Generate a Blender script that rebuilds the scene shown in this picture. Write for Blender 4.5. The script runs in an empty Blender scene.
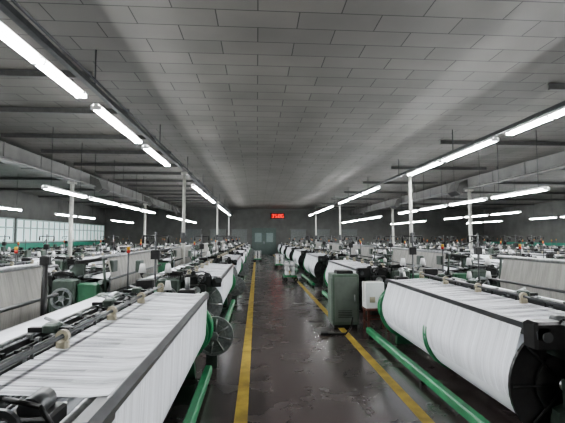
import bpy, bmesh, math, random
from mathutils import Vector, Matrix
random.seed(4)
PI=math.pi
S=bpy.context.scene
COL=S.collection

# ---------------------------------------------------------------- materials
def nmat(name):
    m=bpy.data.materials.new(name); m.use_nodes=True
    nt=m.node_tree
    return m,nt,nt.nodes['Principled BSDF']
def N(nt,t,**k):
    n=nt.nodes.new(t)
    for a,b in k.items(): setattr(n,a,b)
    return n
def basic(name,col,rough=.5,metal=0,var=.15,scale=9,bump=0):
    m,nt,b=nmat(name)
    tc=N(nt,'ShaderNodeTexCoord'); no=N(nt,'ShaderNodeTexNoise')
    no.inputs['Scale'].default_value=scale; no.inputs['Detail'].default_value=5
    nt.links.new(tc.outputs['Object'],no.inputs['Vector'])
    r=N(nt,'ShaderNodeValToRGB')
    r.color_ramp.elements[0].position=.3; r.color_ramp.elements[1].position=.7
    r.color_ramp.elements[0].color=[c*(1-var) for c in col]+[1]
    r.color_ramp.elements[1].color=[min(1,c*(1+var)) for c in col]+[1]
    nt.links.new(no.outputs['Fac'],r.inputs['Fac'])
    nt.links.new(r.outputs['Color'],b.inputs['Base Color'])
    b.inputs['Roughness'].default_value=rough; b.inputs['Metallic'].default_value=metal
    return m
def emis(name,col,st):
    m,nt,b=nmat(name)
    b.inputs['Base Color'].default_value=(*col,1)
    b.inputs['Emission Color'].default_value=(*col,1); b.inputs['Emission Strength'].default_value=st
    return m
def yarn(name,col,a0,a1,vs=120,us=1.2,dark=.75,broad=.9,lo=.34,hi=.56,bw=1.0):
    """threads: streaks along local X/Z, varying along Y"""
    m,nt,b=nmat(name)
    tc=N(nt,'ShaderNodeTexCoord'); mp=N(nt,'ShaderNodeMapping')
    mp.inputs['Scale'].default_value=(us,vs,us)
    no=N(nt,'ShaderNodeTexNoise'); no.inputs['Scale'].default_value=1; no.inputs['Detail'].default_value=3
    nt.links.new(tc.outputs['Object'],mp.inputs['Vector']); nt.links.new(mp.outputs['Vector'],no.inputs['Vector'])
    mp2=N(nt,'ShaderNodeMapping'); mp2.inputs['Scale'].default_value=(us*1.3,14,us*1.3)
    n2=N(nt,'ShaderNodeTexNoise'); n2.inputs['Scale'].default_value=1; n2.inputs['Detail'].default_value=4
    nt.links.new(tc.outputs['Object'],mp2.inputs['Vector']); nt.links.new(mp2.outputs['Vector'],n2.inputs['Vector'])
    r=N(nt,'ShaderNodeMapRange'); r.inputs['From Min'].default_value=.35; r.inputs['From Max'].default_value=.62
    r.inputs['To Min'].default_value=dark; r.inputs['To Max'].default_value=1
    nt.links.new(no.outputs['Fac'],r.inputs['Value'])
    r3=N(nt,'ShaderNodeMapRange'); r3.inputs['From Min'].default_value=.35; r3.inputs['From Max'].default_value=.62
    r3.inputs['To Min'].default_value=broad; r3.inputs['To Max'].default_value=1
    nt.links.new(n2.outputs['Fac'],r3.inputs['Value'])
    mu=N(nt,'ShaderNodeMath',operation='MULTIPLY')
    nt.links.new(r.outputs['Result'],mu.inputs[0]); nt.links.new(r3.outputs['Result'],mu.inputs[1])
    mx=N(nt,'ShaderNodeVectorMath',operation='SCALE'); mx.inputs[0].default_value=col
    nt.links.new(mu.outputs[0],mx.inputs['Scale'])
    nt.links.new(mx.outputs[0],b.inputs['Base Color'])
    b.inputs['Roughness'].default_value=.55
    if a0<1:
        ad=N(nt,'ShaderNodeMath',operation='MULTIPLY_ADD'); ad.inputs[1].default_value=bw; ad.inputs[2].default_value=-.5*bw
        nt.links.new(n2.outputs['Fac'],ad.inputs[0])
        ad2=N(nt,'ShaderNodeMath',operation='ADD'); nt.links.new(no.outputs['Fac'],ad2.inputs[0]); nt.links.new(ad.outputs[0],ad2.inputs[1])
        r2=N(nt,'ShaderNodeMapRange'); r2.inputs['From Min'].default_value=lo; r2.inputs['From Max'].default_value=hi
        r2.inputs['To Min'].default_value=a0; r2.inputs['To Max'].default_value=a1
        nt.links.new(ad2.outputs[0],r2.inputs['Value']); nt.links.new(r2.outputs['Result'],b.inputs['Alpha'])
    return m

M=dict(
 frame=basic('machine_frame_paint',(.045,.062,.05),.45,.1,.35),
 steel=basic('worn_steel',(.31,.32,.32),.35,.7,.3,20),
 roll=yarn('wound_yarn',(.88,.90,.94),1,1,260,1,.95,.96),
 sheet=yarn('warp_threads',(.87,.89,.93),.25,.88,260,1.0,.92,.97,.34,.64,.7),
 curt=yarn('hanging_warp_threads',(.88,.90,.94),.5,.92,300,.8,.95,.97,.34,.62,.35),
 cloth=yarn('woven_cloth',(.87,.89,.94),1,1,60,1.5,.95,.93),
 black=basic('oily_black_iron',(.013,.013,.013),.4,.2,.4,15),
 green=basic('green_enamel',(.03,.19,.08),.35,0,.25,6),
 dgreen=basic('dark_green_enamel',(.035,.11,.06),.4,0,.25,6),
 cream=basic('cream_plastic',(.34,.31,.23),.5),
 rail=basic('dark_steel_rail',(.07,.073,.075),.35,.4,.2),
 heald=yarn('heald_wires',(.09,.09,.085),.25,.95,260,3,.5),
 grey=yarn('grey_warp_threads',(.34,.33,.30),.85,1,260,2,.8),
 red=basic('red_signal',(.45,.03,.02),.4), yel=basic('amber_signal',(.5,.3,.03),.4), blu=basic('blue_plastic',(.03,.12,.4),.4),
 cone=basic('yarn_cone_white',(.6,.6,.6),.7,0,.05),
)
MK=list(M.keys())

# ---------------------------------------------------------------- mesh builder
class MB:
    def __init__(s,mats=None): s.bm=bmesh.new(); s.sg=1; s.mk=mats or MK; s.mi={k:i for i,k in enumerate(s.mk)}
    def P(s,u,v,z): return (u*s.sg,v,z)
    def face(s,vs,m,smooth=False):
        try: f=s.bm.faces.new(vs)
        except ValueError: return
        f.material_index=s.mi[m]; f.smooth=smooth
    def box(s,u0,u1,v0,v1,z0,z1,m):
        V=[s.bm.verts.new(s.P(u,v,z)) for u in (u0,u1) for v in (v0,v1) for z in (z0,z1)]
        for q in ((0,1,3,2),(4,6,7,5),(0,4,5,1),(2,3,7,6),(0,2,6,4),(1,5,7,3)): s.face([V[i] for i in q],m)
    def bbox(s,u0,u1,v0,v1,z0,z1,m,b=.015):
        def ring(z,i):
            a0,a1,b0,b1=u0+i,u1-i,v0+i,v1-i; c=b
            return [s.bm.verts.new(s.P(*p,z)) for p in ((a0+c,b0),(a1-c,b0),(a1,b0+c),(a1,b1-c),(a1-c,b1),(a0+c,b1),(a0,b1-c),(a0,b0+c))]
        R=[ring(z0,0),ring(z1-b,0),ring(z1,b)]
        for a,c in zip(R,R[1:]):
            for i in range(8): s.face([a[i],a[(i+1)%8],c[(i+1)%8],c[i]],m)
        s.face(R[0][::-1],m); s.face(R[-1],m)
    def tube(s,p0,p1,r,m,n=10,r1=None,caps=True):
        r1=r if r1 is None else r1
        a=Vector(s.P(*p0)); b=Vector(s.P(*p1)); d=(b-a).normalized()
        x=d.orthogonal().normalized(); y=d.cross(x)
        A=[];B=[]
        for i in range(n):
            t=2*PI*i/n; o=x*math.cos(t)+y*math.sin(t)
            A.append(s.bm.verts.new(a+o*r)); B.append(s.bm.verts.new(b+o*r1))
        for i in range(n): s.face([A[i],A[(i+1)%n],B[(i+1)%n],B[i]],m,True)
        if caps: s.face(A[::-1],m); s.face(B,m)
    def path(s,pts,r,m,n=7):
        for a,b in zip(pts,pts[1:]): s.tube(a,b,r,m,n)
    def ring(s,u,z,v0,v1,ro,ri,m,n=28):
        L=[]
        for (r,v) in ((ri,v0),(ro,v0),(ro,v1),(ri,v1)):
            L.append([s.bm.verts.new(s.P(u+r*math.cos(2*PI*i/n),v,z+r*math.sin(2*PI*i/n))) for i in range(n)])
        for k in range(4):
            a=L[k]; b=L[(k+1)%4]
            for i in range(n): s.face([a[i],a[(i+1)%n],b[(i+1)%n],b[i]],m)
    def lathe(s,u,z,prof,m,n=40):
        L=[[s.bm.verts.new(s.P(u+r*math.cos(2*PI*i/n),v,z+r*math.sin(2*PI*i/n))) for i in range(n)] for v,r in prof]
        for a,b in zip(L,L[1:]):
            for i in range(n): s.face([a[i],a[(i+1)%n],b[(i+1)%n],b[i]],m,True)
        s.face(L[0],m); s.face(L[-1][::-1],m)
    def strip(s,prof,v0,v1,m,nv=1,smooth=True):
        L=[[s.bm.verts.new(s.P(u,v0+(v1-v0)*j/nv,z)) for u,z in prof] for j in range(nv+1)]
        for a,b in zip(L,L[1:]):
            for i in range(len(prof)-1): s.face([a[i],a[i+1],b[i+1],b[i]],m,smooth)
    def poly(s,pts,v0,v1,m):
        A=[s.bm.verts.new(s.P(u,v0,z)) for u,z in pts]; B=[s.bm.verts.new(s.P(u,v1,z)) for u,z in pts]
        n=len(pts)
        for i in range(n): s.face([A[i],A[(i+1)%n],B[(i+1)%n],B[i]],m)
        s.face(A,m); s.face(B[::-1],m)
    def done(s,name):
        bm=s.bm
        bmesh.ops.recalc_face_normals(bm,faces=bm.faces)
        me=bpy.data.meshes.new(name); bm.to_mesh(me); bm.free()
        for k in s.mk: me.materials.append(M[k])
        return me
def obj(name,me,loc=(0,0,0),parent=None):
    o=bpy.data.objects.new(name,me); COL.objects.link(o); o.location=loc
    if parent: o.parent=parent
    return o

# ---------------------------------------------------------------- loom
def loom_mesh(name,sg,L,ru,rr,twin=False,tall=False,seed=0,creel=True):
    rnd=random.Random(seed)
    s=MB(); s.sg=sg
    rz=.55
    prof=[(.08,0),(.34,0),(.36,.30),(.52,.40),(.80,.40),(.98,.28),(1.0,0),(1.36,0),(1.36,.80),(1.28,.90),(1.02,.93),(1.0,.97),(.86,.99),(.60,.98),(.54,.93),(.12,.92),(.10,.8),(.3,.72),(.30,.45),(.12,.38)]
    for v0 in (0,L-.09):
        s.poly(prof,v0,v0+.09,'frame' if v0==0 else 'dgreen')
    s.poly([(.6,.2),(1.1,.2),(1.1,.85),(.6,.85)],L*.5-.03,L*.5+.03,'frame')
    for v in (.05,L*.5,L-.05):
        s.poly([(-.03,.90),(.06,.88),(.2,.80),(.28,.80),(.28,.90),(.08,.97),(-.03,.97)],v-.025,v+.025,'frame')
    # back rest rail
    s.poly([(-.055,.935),(.03,.93),(.055,.975),(.03,1.015),(-.03,1.02),(-.06,.99)],-.04,L+.04,'rail')
    s.tube((0.07,-.02,.985),(.07,L+.02,.985),.028,'steel')
    for v in (-.03,L+.0): s.bbox(-.05,.1,v,v+.03,.86,1.0,'black',.01)
    if twin:
        s.bbox(-.07,.22,-.04,.12,.86,1.06,'black',.02); s.tube((.02,-.05,.95),(.02,.0,.95),.04,'rail',14)
    # warp beam
    secs=[(.12,L*.5-.05),(L*.5+.05,L-.12)] if twin else [(.16,L-.12)]
    fr=rr+.05
    for a,b in secs:
        s.lathe(ru,rz,[(a,rr-.01),(a+.015,rr),(b-.015,rr),(b,rr-.01)],'roll',56)
    ends=[]
    for k,(a,b) in enumerate(secs):
        ends.append((a-.03,('black' if twin else 'steel') if k==0 else 'green',-1)); ends.append((b,'green',1))
    for v,mm,dr in ends:
        f2=fr if not twin or v<.2 or v>L-.3 else rr+.022
        s.ring(ru,rz,v,v+.03,f2,f2-.035,mm,40)
        s.ring(ru,rz,v+.008,v+.022,f2-.03,.04,mm,40)
        s.ring(ru,rz,v+(-.012 if dr<0 else .02),v+(.008 if dr<0 else .042),fr*.55,fr*.47,mm,32)
        for i in range(8):
            t=2*PI*i/8
            vv=v+(-.006 if dr<0 else .036)
            s.tube((ru+.07*math.cos(t),vv,rz+.07*math.sin(t)),(ru+(fr-.02)*math.cos(t),vv,rz+(fr-.02)*math.sin(t)),.012,mm,6)
    s.tube((ru,-.06,rz),(ru,L+.06,rz),.05,'steel',14)
    for v in (-.02,L-.04):
        s.poly([(ru-.07,rz-.1),(ru-.02,0),(ru+.16,0),(ru+.14,rz-.05),(ru+.07,rz+.07),(ru-.07,rz+.07)],v,v+.06,'frame')
    # thread curtain from rail down to the tangent of the roll
    R=rr+.024; px,pz=-.058,.985
    dd=math.hypot(px-ru,pz-rz)
    base=math.atan2(pz-rz,px-ru); off=math.acos(min(1,R/dd))
    ta=base+off
    x1=ru+R*math.cos(ta); z1=rz+R*math.sin(ta)
    pr=[(-.02,1.022),(-.058,.985)]
    for i in range(1,7):
        f=i/6; pr.append((px+(x1-px)*f,pz+(z1-pz)*f))
    for i in range(1,5):
        t=ta+i*.16; q=R-(.02*i/4); pr.append((ru+q*math.cos(t),rz+q*math.sin(t)))
    s.strip(pr,secs[0][0]+.02,secs[-1][1]-.02,'curt')
    # top warp sheet
    a,b=.2,L-.14
    s.strip([(-.02,1.024),(.07,1.018),(.3,1.03),(.56,1.045)],a,b,'sheet')
    for i in range(4):
        u=.36+.035*i
        s.tube((u,.05,.98),(u,L-.05,.98),.008,'steel',6)
    s.strip([(.35,.94),(.35,.99)],a,b,'heald'); s.strip([(.46,.94),(.46,.99)],a,b,'heald')
    for i in range(5):
        v=.1+(L-.2)*i/4
        s.bbox(.47,.54,v-.025,v+.025,1.04,1.09,'cream',.012)
        s.ring(.505,1.11,v-.015,v+.015,.038,.016,'cream',14)
    s.tube((.505,.02,1.11),(.505,L-.02,1.11),.013,'rail',8)
    # heald frames
    for i in range(7):
        u=.60+.036*i; dz=(.015 if i%2 else -.015)+rnd.uniform(-.008,.008)
        s.box(u-.008,u+.008,.12,L-.12,1.01+dz,1.05+dz,'rail' if i%3 else 'black')
        s.box(u-.008,u+.008,.12,L-.12,.70+dz,.73+dz,'rail')
        s.box(u-.008,u+.008,.12,.15,.70+dz,1.05+dz,'steel'); s.box(u-.008,u+.008,L-.15,L-.12,.70+dz,1.05+dz,'steel')
        if i in (0,3,6): s.strip([(u,.73+dz),(u,1.01+dz)],.15,L-.15,'heald')
        for j in range(9):
            v=.3+(L-.6)*j/8+.02*(i%3); s.box(u-.012,u+.012,v,v+.035,1.03+dz,1.068+dz,'steel' if (i+j)%2 else 'black')
    s.box(.6,.84,.12,L-.12,.93,.94,'black')
    for v in (.35,L*.35,L*.65,L-.35):
        s.box(.57,.86,v-.02,v+.02,1.07,1.10,'black')
        s.bbox(.66,.76,v-.05,v+.05,1.07,1.13,'frame')
        s.tube((.60,v+.1,1.06),(.84,v+.16,1.13),.012,'steel',6)
    for j in range(8):
        v=.25+(L-.5)*j/7
        s.path([(.55,v,1.02),(.57,v+.03,1.10),(.63,v+.05,1.09)],.010,'black',6)
    s.tube((.585,.06,1.085),(.585,L-.06,1.085),.012,'rail',8)
    # sley + reed
    s.box(.90,.96,.06,L-.06,.90,.95,'rail'); s.strip([(.92,.95),(.915,1.03)],.1,L-.1,'heald'); s.tube((.915,.06,1.035),(.915,L-.06,1.035),.014,'steel',8)
    # cloth
    s.strip([(.94,1.005),(1.1,1.0),(1.28,.985),(1.36,.96),(1.375,.9),(1.34,.8),(1.22,.62)],a,b,'cloth')
    s.tube((1.30,-.02,.945),(1.30,L+.02,.945),.038,'steel',14)
    s.lathe(1.16,.48,[(.12,.15),(.14,.16),(L-.14,.16),(L-.12,.15)],'cloth',28)
    for v in (.1,L-.28): s.bbox(.98,1.06,v,v+.2,1.01,1.05,'steel')
    s.box(.45,.55,.05,L-.05,.30,.42,'frame'); s.box(1.28,1.36,.05,L-.05,.16,.30,'frame')
    s.box(.56,.9,.1,L-.1,.50,.57,'black')
    for i in range(14):
        v=.2+(L-.4)*i/13; s.tube((.73,v,.55),(.73,v,.72),.012,'steel',6)
    # near end: gear boxes, motor, cam, cables
    s.bbox(.62,.98,-.22,0.0,.35,1.02,'frame',.03)
    s.bbox(.98,1.3,-.16,0.0,.55,.95,'dgreen',.03)
    s.ring(.8,.72,-.27,-.23,.17,.13,'steel'); s.lathe(.8,.72,[(-.26,.05),(-.22,.05)],'steel',12)
    for i in range(5):
        t=2*PI*i/5; s.tube((.8+.04*math.cos(t),-.25,.72+.04*math.sin(t)),(.8+.14*math.cos(t),-.25,.72+.14*math.sin(t)),.012,'steel',6)
    s.tube((.45,-.24,.25),(.45,0,.25),.11,'green',16)
    for i in range(7): s.ring(.45,.25,-.22+.03*i,-.212+.03*i,.125,.1,'green',16)
    s.bbox(.2,.5,-.12,0,.72,.90,'black'); s.tube((.35,-.16,.81),(.35,-.1,.81),.07,'steel',14)
    s.bbox(.12,.3,-.02,.14,.86,1.03,'black',.01); s.bbox(.34,.56,-.04,.12,.88,1.07,'black',.02)
    s.tube((.2,.0,1.05),(.2,.12,1.05),.045,'rail',14); s.tube((.42,-.04,1.09),(.42,.1,1.09),.035,'black',12)
    s.ring(.28,1.0,-.05,-.03,.075,.05,'rail',20); s.lathe(.28,1.0,[(-.06,.025),(-.02,.025)],'steel',10)
    s.path([(.1,.02,.95),(.14,-.04,1.08),(.26,-.06,1.12),(.4,-.02,1.1)],.010,'black')
    s.path([(.3,-.1,.9),(.25,-.14,1.0),(.35,-.14,1.05),(.5,-.1,1.02)],.012,'black')
    s.path([(.62,-.1,1.0),(.6,-.15,1.1),(.75,-.18,1.14),(.9,-.1,1.05)],.012,'black')
    for i in range(7):
        s.tube((.6+.036*i,-.06,.95),(.6+.036*i,-.06,1.09+.02*(i%2)),.012,'steel',6)
        s.tube((.6+.036*i,-.06,1.09+.02*(i%2)),(.6+.036*i,.14,1.04),.007,'steel',6)
    for i in range(5): s.tube((.14+.04*i,.15,.93),(.14+.04*i,.15,1.02),.012,'steel',6)
    s.bbox(.58,.88,-.1,-.02,1.06,1.13,'black')
    # far end
    s.bbox(.60,1.0,L,L+.18,.30,1.05,'dgreen',.03)
    s.bbox(1.0,1.32,L,L+.2,.50,1.0,'frame',.02)
    s.bbox(.62,.84,L+.02,L+.14,1.05,1.18,'black')
    s.bbox(.1,.3,L-.1,L+.08,.9,1.06,'black'); s.tube((.2,L-.02,1.06),(.2,L-.02,1.2),.03,'steel')
    # let-off drive
    s.lathe(ru-.08,.56,[(L+.07,.30),(L+.08,.33),(L+.13,.33),(L+.15,.30)],'green',36)
    s.ring(ru-.08,.56,L+.06,L+.075,.2,.17,'steel'); s.lathe(ru-.08,.56,[(L+.03,.07),(L+.08,.07)],'steel',16)
    hu=-.1 if not twin else .35; hv=L+.28; hz=.42
    s.ring(hu,hz,hv-.02,hv+.02,.25,.215,'steel',36); s.ring(hu,hz,hv-.015,hv+.015,.15,.13,'steel',28)
    s.ring(hu,hz,hv-.006,hv+.006,.22,.05,'steel',28)
    s.lathe(hu,hz,[(hv-.05,.05),(hv-.04,.06),(hv+.1,.06)],'steel',16)
    for i in range(8):
        t=2*PI*i/8+.2; s.tube((hu+.04*math.cos(t),hv-.015,hz+.04*math.sin(t)),(hu+.22*math.cos(t),hv-.015,hz+.22*math.sin(t)),.014,'steel',6)
    s.tube((hu,hv,hz),(hu+.2,L+.05,hz+.05),.03,'black'); s.box(hu-.04,hu+.1,hv-.0,hv+.1,0,hz,'frame')
    if creel:
        cu,cv=.95,-.42
        s.bbox(cu-.18,cu+.18,cv-.15,cv+.15,0,.05,'black'); s.tube((cu,cv,0.04),(cu,cv,1.78),.018,'rail',8)
        s.bbox(cu-.07,cu+.07,cv-.05,cv+.05,1.35,1.5,'black'); s.tube((cu,cv,1.65),(cu+.25,cv+.3,1.5),.01,'black',6)
        s.tube((cu-.2,cv,1.72),(cu+.2,cv,1.72),.012,'black',6); s.tube((cu-.2,cv,1.72),(cu-.2,cv,1.6),.02,'black',8); s.tube((cu+.2,cv,1.72),(cu+.2,cv,1.6),.02,'black',8)
        for k,z in enumerate((.85,1.12)):
            s.tube((cu-.22,cv,z),(cu+.22,cv,z),.012,'steel',6)
            for du in (-.2,.2):
                s.tube((cu+du,cv-.02,z),(cu+du,cv+.02,z+.03),.02,'black',6)
                s.tube((cu+du,cv,z+.02),(cu+du,cv+.0,z+.16),.06,'cone',12,.035)
    s.tube((.95,L+.08,1.0),(.95,L+.08,1.50),.011,'rail',8)
    s.tube((.95,L+.08,1.50),(.95,L+.08,1.54),.02,'red',10); s.tube((.95,L+.08,1.54),(.95,L+.08,1.58),.02,'yel',10)
    s.tube((1.3,.3,.9),(1.42,.3,1.15),.015,'rail',6); s.bbox(1.36,1.44,.18,.42,1.1,1.3,'frame')
    if tall:
        s.strip([(1.42,.72),(1.44,1.0),(1.36,1.36)],.1,L-.1,'grey')
        s.tube((1.36,-.05,1.37),(1.36,L+.05,1.37),.03,'steel'); s.tube((1.47,-.05,1.0),(1.47,L+.05,1.0),.02,'rail')
        s.tube((1.42,-.05,.72),(1.42,L+.05,.72),.04,'rail')
        for v in (0,L*.5,L): s.path([(1.36,v,.0),(1.40,v,.7),(1.34,v,1.37)],.022,'frame')
        s.strip([(1.3,1.38),(.95,1.28)],.12,L-.12,'heald')
        s.box(.9,.96,.0,L,1.25,1.31,'black')
        for v in (.2,L-.3): s.poly([(.6,1.0),(.95,1.0),(.95,1.28),(.85,1.3)],v,v+.06,'frame')
    return s.done(name)

LR=3.5; LS=3.45
mA_R=loom_mesh('loom_geo_right',1,LR,.25,.40,True,False,1)
mA_L=loom_mesh('loom_geo_left',-1,LS,.30,.32,False,False,2)
mB_R=loom_mesh('loom_geo_tall_facing_left',-1,LR,.2,.36,False,True,3)
mB_L=loom_mesh('loom_geo_tall_facing_right',1,LS,.2,.36,False,True,4,False)
mC_R=loom_mesh('loom_geo_low_facing_left',-1,LR,.2,.36,False,False,5)
mC_L=loom_mesh('loom_geo_low_facing_right',1,LS,.2,.36,False,False,6,False)
XR,XL=2.15,-.65
PER=5.3
def row(x,me,y0,L):
    y=y0
    while y+L<39.3:
        obj('weaving_loom',me,(x,y,0)); y+=PER
for k in range(5):
    bx=XR+k*4.35
    row(bx,mA_R,2.95,LR)
    if bx+3.25<21.5: row(bx+3.25,mB_R if k==0 else mC_R,2.95,LR)
for k in range(3):
    bx=XL-k*4.35
    row(bx,mA_L,1.6,LS)
    row(bx-3.25,mB_L if k==0 else mC_L,1.6,LS)

def floorbar(x,y0,y1):
    s=MB(['green','black']); n=int((y1-y0)/1.6)
    s.poly([(-.045,.06),(.045,.06),(.045,.13),(.03,.15),(-.03,.15),(-.045,.13)],0,y1-y0,'green')
    for i in range(n+1):
        v=.1+(y1-y0-.2)*i/n; s.box(-.03,.03,v-.03,v+.03,0,.07,'black')
    obj('floor_guard_rail',s.done('guard'),(x,y0,0))
floorbar(1.93,2.4,6.9); floorbar(-.58,1.0,5.0)
for i in range(1,6):
    floorbar(1.93,3.05+PER*i,3.05+PER*i+3.3); floorbar(-.58,1.75+PER*i,1.65+PER*i+3.2)

# ---------------------------------------------------------------- room shell
X0,X1,Y0,Y1,H=-14.8,23.4,-7.,40.,4.5
def plane_box(name,x0,x1,y0,y1,z0,z1,mat):
    s=MB(['frame']); s.box(x0,x1,y0,y1,z0,z1,'frame'); me=s.done(name); me.materials.clear(); me.materials.append(mat)
    return obj(name,me)
m,nt,b=nmat('polished_concrete_floor')
tc=N(nt,'ShaderNodeTexCoord'); n1=N(nt,'ShaderNodeTexNoise'); n1.inputs['Scale'].default_value=.8; n1.inputs['Detail'].default_value=8; n1.inputs['Roughness'].default_value=.6
nt.links.new(tc.outputs['Object'],n1.inputs['Vector'])
r=N(nt,'ShaderNodeValToRGB'); e=r.color_ramp.elements
e[0].position=.25; e[0].color=(.050,.039,.037,1); e[1].position=.75; e[1].color=(.085,.069,.066,1)
nt.links.new(n1.outputs['Fac'],r.inputs['Fac'])
br=N(nt,'ShaderNodeTexBrick'); br.offset=0; br.inputs['Scale'].default_value=1; br.inputs['Brick Width'].default_value=1.72; br.inputs['Row Height'].default_value=1.5
br.inputs['Mortar Size'].default_value=.008; br.inputs['Color1'].default_value=(1,1,1,1); br.inputs['Color2'].default_value=(.92,.92,.92,1); br.inputs['Mortar'].default_value=(.5,.5,.5,1)
mp=N(nt,'ShaderNodeMapping'); mp.inputs['Location'].default_value=(.14,0,0)
nt.links.new(tc.outputs['Object'],mp.inputs['Vector']); nt.links.new(mp.outputs['Vector'],br.inputs['Vector'])
mx=N(nt,'ShaderNodeMixRGB',blend_type='MULTIPLY'); mx.inputs[0].default_value=1
nt.links.new(r.outputs['Color'],mx.inputs[1]); nt.links.new(br.outputs['Color'],mx.inputs[2]); nt.links.new(mx.outputs[0],b.inputs['Base Color'])
n2=N(nt,'ShaderNodeTexNoise'); n2.inputs['Scale'].default_value=2; n2.inputs['Detail'].default_value=6; nt.links.new(tc.outputs['Object'],n2.inputs['Vector'])
mr=N(nt,'ShaderNodeMapRange'); mr.inputs['From Min'].default_value=.3; mr.inputs['From Max'].default_value=.7; mr.inputs['To Min'].default_value=.18; mr.inputs['To Max'].default_value=.32
nt.links.new(n2.outputs['Fac'],mr.inputs['Value']); nt.links.new(mr.outputs['Result'],b.inputs['Roughness'])
b.inputs['Coat Weight'].default_value=.5; b.inputs['Coat Roughness'].default_value=.2
floorm=m
m,nt,b=nmat('ceiling_boards')
tc=N(nt,'ShaderNodeTexCoord')
br=N(nt,'ShaderNodeTexBrick'); br.offset=.5; br.inputs['Scale'].default_value=1; br.inputs['Brick Width'].default_value=1.05; br.inputs['Row Height'].default_value=.40
br.inputs['Mortar Size'].default_value=.008; br.inputs['Mortar Smooth'].default_value=.1; br.inputs['Color1'].default_value=(.205,.196,.180,1); br.inputs['Color2'].default_value=(.175,.168,.155,1); br.inputs['Mortar'].default_value=(.055,.053,.05,1)
nt.links.new(tc.outputs['Object'],br.inputs['Vector'])
n1=N(nt,'ShaderNodeTexNoise'); n1.inputs['Scale'].default_value=.7; n1.inputs['Detail'].default_value=6; nt.links.new(tc.outputs['Object'],n1.inputs['Vector'])
mr=N(nt,'ShaderNodeMapRange'); mr.inputs['From Min'].default_value=.3; mr.inputs['From Max'].default_value=.7; mr.inputs['To Min'].default_value=.8; mr.inputs['To Max'].default_value=1.05
nt.links.new(n1.outputs['Fac'],mr.inputs['Value'])
sc=N(nt,'ShaderNodeVectorMath',operation='SCALE'); nt.links.new(br.outputs['Color'],sc.inputs[0]); nt.links.new(mr.outputs['Result'],sc.inputs['Scale'])
nt.links.new(sc.outputs[0],b.inputs['Base Color']); b.inputs['Roughness'].default_value=.6
bp=N(nt,'ShaderNodeBump'); bp.inputs['Strength'].default_value=.4; bp.inputs['Distance'].default_value=.015; bp.invert=True
nt.links.new(br.outputs['Fac'],bp.inputs['Height']); nt.links.new(bp.outputs['Normal'],b.inputs['Normal'])
ceilm=m
wallm=basic('grey_wall_plaster',(.11,.112,.105),.8,0,.15,1.5)
teal=basic('green_dado_paint',(.035,.20,.14),.6,0,.15,2)
plane_box('floor',X0-.2,X1+.2,Y0-.2,Y1+.2,-.1,0,floorm)
plane_box('ceiling',X0-.2,X1+.2,Y0-.2,Y1+.2,H,H+.1,ceilm)
plane_box('wall_back',X0,X1,Y1,Y1+.2,0,H,wallm)
plane_box('wall_front',X0,X1,Y0-.2,Y0,0,H,wallm)
plane_box('wall_left',X0-.2,X0,Y0-.2,Y1+.2,0,H,wallm)
plane_box('wall_right',X1,X1+.2,Y0-.2,Y1+.2,0,H,wallm)
plane_box('trim_1',X0,X0+.03,Y0,Y1,0,1.3,teal)
plane_box('trim_2',X1-.03,X1,Y0,Y1,0,1.25,teal)
ym=basic('yellow_floor_paint',(.36,.26,.05),.5,0,.35,5)
plane_box('floor_line_paint',-.205,-.08,Y0,39,0,.004,ym)
plane_box('floor_line_paint',1.52,1.635,Y0,39,0,.004,ym)
M['glass']=emis('frosted_daylight_glass',(.58,.70,.70),.6); M['mull']=basic('window_frame_paint',(.35,.42,.4),.5)
def window(name,x,y0,y1,z0,z1,n,fx=1):
    s=MB(['glass','mull'])
    s.box(0,.02*fx,0,y1-y0,z0,z1,'glass')
    for i in range(n+1):
        v=(y1-y0)*i/n; s.box(.02*fx,.07*fx,v-.04,v+.04,z0,z1,'mull')
    for z in (z0,z0+(z1-z0)*.62,z1): s.box(.02*fx,.08*fx,0,y1-y0,z-.04,z+.04,'mull')
    obj(name,s.done(name),(x,y0,0))
wi=1
for k in range(5):
    y=4+k*7.2
    window('window_%d'%wi,X0+.01,y,y+6.9,1.4,2.8,9); wi+=1
M['door']=basic('dull_door_paint',(.08,.11,.10),.5); M['doorglass']=basic('door_glass',(.2,.25,.24),.2)
s=MB(['door','doorglass','steel','mull'])
s.box(-1.2,1.2,-.05,0,0,2.6,'door')
for a in (-1.1,.04):
    s.box(a,a+1.06,-.1,-.05,.02,2.45,'door'); s.box(a+.2,a+.86,-.115,-.09,1.2,2.1,'doorglass')
s.tube((.0,-.16,1.0),(.0,-.16,1.25),.02,'steel')
obj('door_1',s.done('door_1'),(.7,Y1-.01,0))
M['panel']=basic('grey_panel',(.13,.14,.135),.5)
for i,x in enumerate((-7,-4.6,-2.5,3.4,5.8,8.6)):
    s=MB(['panel','mull']); s.box(0,1.5,-.08,0,1.0,2.4,'panel'); s.box(-.05,1.55,-.1,-.0,2.4,2.48,'panel'); s.box(-.05,1.55,-.1,0,.93,1.0,'panel')
    for j in range(1,4): s.box(1.5*j/4-.02,1.5*j/4+.02,-.1,-.06,1.0,2.4,'panel')
    obj('vent_panel',s.done('vent_panel'),(x,Y1-.01,0))

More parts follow.
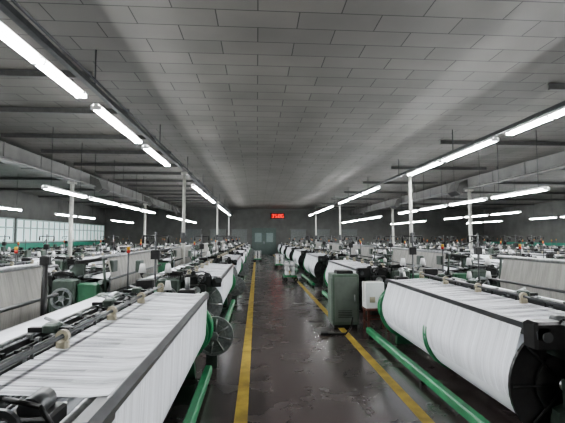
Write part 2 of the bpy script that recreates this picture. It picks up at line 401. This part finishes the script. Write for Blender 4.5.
# ---------------------------------------------------------------- lamps
M['tube']=emis('fluorescent_tube',(.97,.985,1.0),130); M['white']=basic('white_enamel_reflector',(.85,.85,.85),.4,0,.05)
LL=2.3
def lampmesh(rodlen,name):
    s=MB(['tube','white','rail'])
    s.poly([(-.09,.055),(-.04,.10),(.04,.10),(.09,.055),(.085,.05),(.035,.09),(-.035,.09),(-.085,.05)],0,LL,'white')
    s.box(-.03,.03,0,LL,.045,.09,'white')
    for u in (-.045,.045):
        for a,bq in ((.03,LL/2-.03),(LL/2+.03,LL-.03)):
            s.tube((u,a,.018),(u,bq,.018),.018,'tube',8)
            for v in (a-.015,bq+.0): s.tube((u,v,.018),(u,v+.015,.018),.02,'white',8)
    for v in (-.0,LL/2-.03,LL-.03): s.box(-.08,.08,v,v+.03,.0,.06,'white')
    for v in (.3,LL-.3): s.tube((0,v,.1),(0,v,.1+rodlen),.007,'rail',6)
    return s.done(name)
ZL,ZS=3.70,2.88
mL=lampmesh(.07,'lamp_geo'); mS=lampmesh(H-ZS-.1,'lamp_geo_long')
def lamp(x,y,z): obj('fluorescent_lamp',mL if z==ZL else mS,(x,y,z))
for y in (.6,3.55,6.35,9.15, 16,18.7,21.4, 26,28.7,31.4, 35.2): lamp(-2.54,y,ZL)
for y in (0,2.4,5.2,7.95,10.4, 16,18.7,21.4, 26,28.7,31.4, 35.2): lamp(4.97,y,ZL)
for x,sh,gp in ((-5.2,.5,5),(-10.6,1.3,3),(7.3,0,5),(12.7,.8,4),(18.4,.3,3)):
    y=sh-4.
    k=0
    while y<36:
        if k%gp!=gp-1: lamp(x,y,ZS)
        y+=2.72; k+=1
M['postw']=basic('cream_post_paint',(.5,.5,.46),.5)
def rail(x,posts):
    s=MB(['rail','postw'])
    s.box(-.04,.04,-4,39.5,ZL+.17,ZL+.24,'rail'); s.tube((.09,-4,ZL+.25),(.09,39.5,ZL+.25),.018,'rail',8)
    for v in range(-2,39,4): s.tube((0,v,ZL+.24),(0,v,H),.012,'rail',6)
    obj('lighting_cable_tray',s.done('tray'),(x,0,0))
    for p in posts:
        s=MB(['rail','postw','red'])
        s.tube((0,0,0.0),(0,0,ZL+.17),.055,'postw',14); s.bbox(-.12,.12,-.12,.12,0,.03,'postw'); s.bbox(-.1,.1,-.09,.09,ZL+.08,ZL+.165,'postw')
        s.bbox(-.07,.07,-.11,-.05,1.5,1.85,'rail')
        obj('support_post',s.done('post'),(x,p,0))
rail(-2.42,(13.4,24.6,34.6)); rail(5.09,(12.95,24.3,34.4))

# ---------------------------------------------------------------- ducts and beams
M['duct']=basic('grey_duct_sheet_metal',(.12,.12,.114),.5,.1,.2,2); M['dbeam']=basic('grey_beam_paint',(.10,.10,.096),.5)
def duct(x,sx):
    s=MB(['duct','rail','black','dbeam'])
    s.box(-.3,.3,-6.5,39.8,3.95,4.36,'duct')
    for i in range(24):
        v=-6+i*1.95; s.box(-.32,.32,v,v+.05,3.93,4.38,'dbeam')
    for i in range(5):
        v=1+i*8.2
        s.poly([(.3*sx,4.3),(.3*sx,3.95),(.65*sx,3.62),(.82*sx,3.78),(.65*sx,4.15)],v,v+.9,'duct')
        s.poly([(.64*sx,3.61),(.83*sx,3.77),(.84*sx,3.75),(.65*sx,3.59)],v+.06,v+.84,'black')
    for i in range(9):
        for a in (-.27,.27): s.tube((a,i*4.4+2,4.36),(a,i*4.4+2,4.5),.015,'rail',6)
    s.tube((.5*sx,-6,3.85),(.5*sx,39.6,3.85),.04,'duct',10)
    obj('air_duct',s.done('duct'),(x,0,0))
duct(-7.4,1); duct(9.8,-1)
def xb(name,x0,x1,y,z,r):
    s=MB(['dbeam']); s.box(x0,x1,-r,r,z-.012,z+.012,'dbeam'); s.box(x0,x1,-.012,.012,z,z+.1,'dbeam'); s.box(x0,x1,-r,r,z+.09,z+.1,'dbeam')
    obj(name,s.done(name),(0,y,0))
for i in range(9):
    y=2.2+i*4.3
    xb('ceiling_beam',X0,-8.0,y,4.39,.05); xb('ceiling_beam',10.4,X1,y,4.39,.05)
    xb('ceiling_beam',-6.9,-2.8,y+.3,4.39,.03); xb('ceiling_beam',5.3,9.2,y+.3,4.39,.03)
    xb('ceiling_beam',-6.9,-2.8,y+2.3,4.39,.03)
for x in (-7.45,9.9):
    for k in range(3):
        yy=(5.95 if x<0 else 7.4)+PER*2*k
        s=MB(['postw','rail']); s.tube((0,0,0),(0,0,3.92),.08,'postw',16); s.bbox(-.18,.18,-.18,.18,0,.04,'postw'); s.bbox(-.14,.14,-.14,.14,3.84,3.92,'postw')
        obj('structural_column',s.done('column'),(x,yy,0))

# ---------------------------------------------------------------- individual objects
M['cab']=basic('grey_green_cabinet_paint',(.08,.11,.085),.45,0,.12); M['cabd']=basic('cabinet_door_paint',(.11,.13,.11),.45,0,.1)
s=MB(['cab','cabd','black','steel','yel'])
s.bbox(0,.5,0,.5,.06,1.0,'cab'); s.box(.03,.47,.03,.47,0,.07,'black')
s.box(.04,.46,-.015,.0,.12,.94,'cabd'); s.box(-.012,0,.05,.45,.12,.92,'cab'); s.tube((.41,-.03,.5),(.41,-.03,.62),.012,'steel',8)
for i in range(5): s.box(.1,.36,-.02,-.01,.2+.03*i,.21+.03*i,'black')
s.bbox(.1,.42,.1,.4,1.0,1.06,'black')
obj('control_cabinet',s.done('cabinet'),(1.42,7.5,0))
M['wood']=basic('brown_wood',(.10,.04,.03),.55,0,.3,6)
s=MB(['wood'])
s.bbox(-.22,.22,-.18,.18,.38,.42,'wood',.01)
for a in (-.18,.18):
    for c in (-.14,.14): s.box(a-.02,a+.02,c-.02,c+.02,0,.38,'wood')
for a in (-.18,.18): s.box(a-.012,a+.012,-.14,.14,.15,.18,'wood')
for c in (-.14,.14): s.box(-.18,.18,c-.012,c+.012,.22,.25,'wood')
obj('wooden_stool',s.done('stool'),(2.18,7.3,0))
M['box']=basic('white_carton',(.75,.76,.76),.6,0,.04)
s=MB(['box','cream'])
s.bbox(-.17,.17,-.13,.13,0,.46,'box',.008); s.box(-.171,.171,-.02,.02,.1,.465,'cream'); s.box(-.1,.0,-.133,-.129,.1,.2,'cream')
obj('carton_box',s.done('carton'),(2.13,7.3,.421))
s=MB(['black','steel'])
s.box(-.25,.2,-.03,.03,0,.03,'black'); s.bbox(-.25,-.1,-.08,.08,0.03,.05,'black'); s.path([(.2,0,.02),(.3,.05,.1),(.34,.05,.3)],.015,'black')
obj('foot_pedal',s.done('pedal'),(1.35,7.0,0))
s=MB(['black','rail'])
s.tube((0,0,0),(0,0,1.48),.03,'black',12); s.bbox(-.1,.1,-.1,.1,0,.03,'black'); s.bbox(-.05,.05,-.04,.04,1.4,1.5,'black')
obj('guard_post',s.done('gpost'),(-2.28,4.5,0))
def cart(x,y,c):
    s=MB(['green','cone','black','steel'])
    s.bbox(-.25,.25,-.4,.4,.18,.24,'green')
    for a in (-.2,.2):
        for b2 in (-.33,.33): s.ring(a,.09,b2-.02,b2+.02,.09,.03,'black',14)
    for a in (-.24,.24):
        for b2 in (-.38,.38): s.tube((a,b2,.24),(a,b2,.75),.015,'steel',6)
    s.path([(-.24,-.38,.75),(.24,-.38,.75),(.24,.38,.75),(-.24,.38,.75),(-.24,-.38,.75)],.015,'steel')
    for i in range(2):
        for j in range(4):
            for k in range(3): s.tube((-.11+.22*i,-.28+.19*j,.25+.17*k),(-.11+.22*i,-.28+.19*j,.40+.17*k),.085,'cone',12,.055)
    obj('yarn_cart',s.done('cart'),(x,y,0))
cart(1.28,15.6,0); cart(1.25,22,0); cart(.05,27.5,0)
M['led']=emis('red_led',(1,.03,.015),2)
s=MB(['black','led','rail'])
s.bbox(-.7,.7,-.05,.08,-.28,.28,'black')
seg={'1':'bc','2':'abged','3':'abgcd','5':'afgcd','8':'abcdefg','0':'abcdef','6':'afgecd'}
def digit(ch,cx):
    w,h,t=.10,.16,.020
    bx=dict(a=(-w,w,h-t,h+t),g=(-w,w,-t,t),d=(-w,w,-h-t,-h+t),b=(w-t,w+t,0,h),c=(w-t,w+t,-h,0),f=(-w-t,-w+t,0,h),e=(-w-t,-w+t,-h,0))
    for q in seg[ch]:
        x0,x1,z0,z1=bx[q]; s.box(cx+x0,cx+x1,-.07,-.055,z0,z1,'led')
for i,ch in enumerate('3586'): digit(ch,-.48+i*.32)
for a in (-.6,.6): s.tube((a,0,.28),(a,0,H-3.75),.01,'rail',6)
obj('led_clock_display',s.done('led'),(2.0,39.0,3.75))

# ---------------------------------------------------------------- world + camera
w=bpy.data.worlds.new('World'); S.world=w; w.use_nodes=True
w.node_tree.nodes['Background'].inputs[0].default_value=(.5,.55,.6,1); w.node_tree.nodes['Background'].inputs[1].default_value=.3
try: S.view_settings.look='AgX - Medium High Contrast'
except Exception as ex: print(ex)
cam=bpy.data.cameras.new('Camera'); cam.lens=400/565*36; cam.sensor_width=36; cam.clip_start=.05
co=bpy.data.objects.new('Camera',cam); COL.objects.link(co)
co.location=(0,0,1.7); co.rotation_euler=(math.radians(90+3.65),0,math.radians(-3.65))
S.camera=co
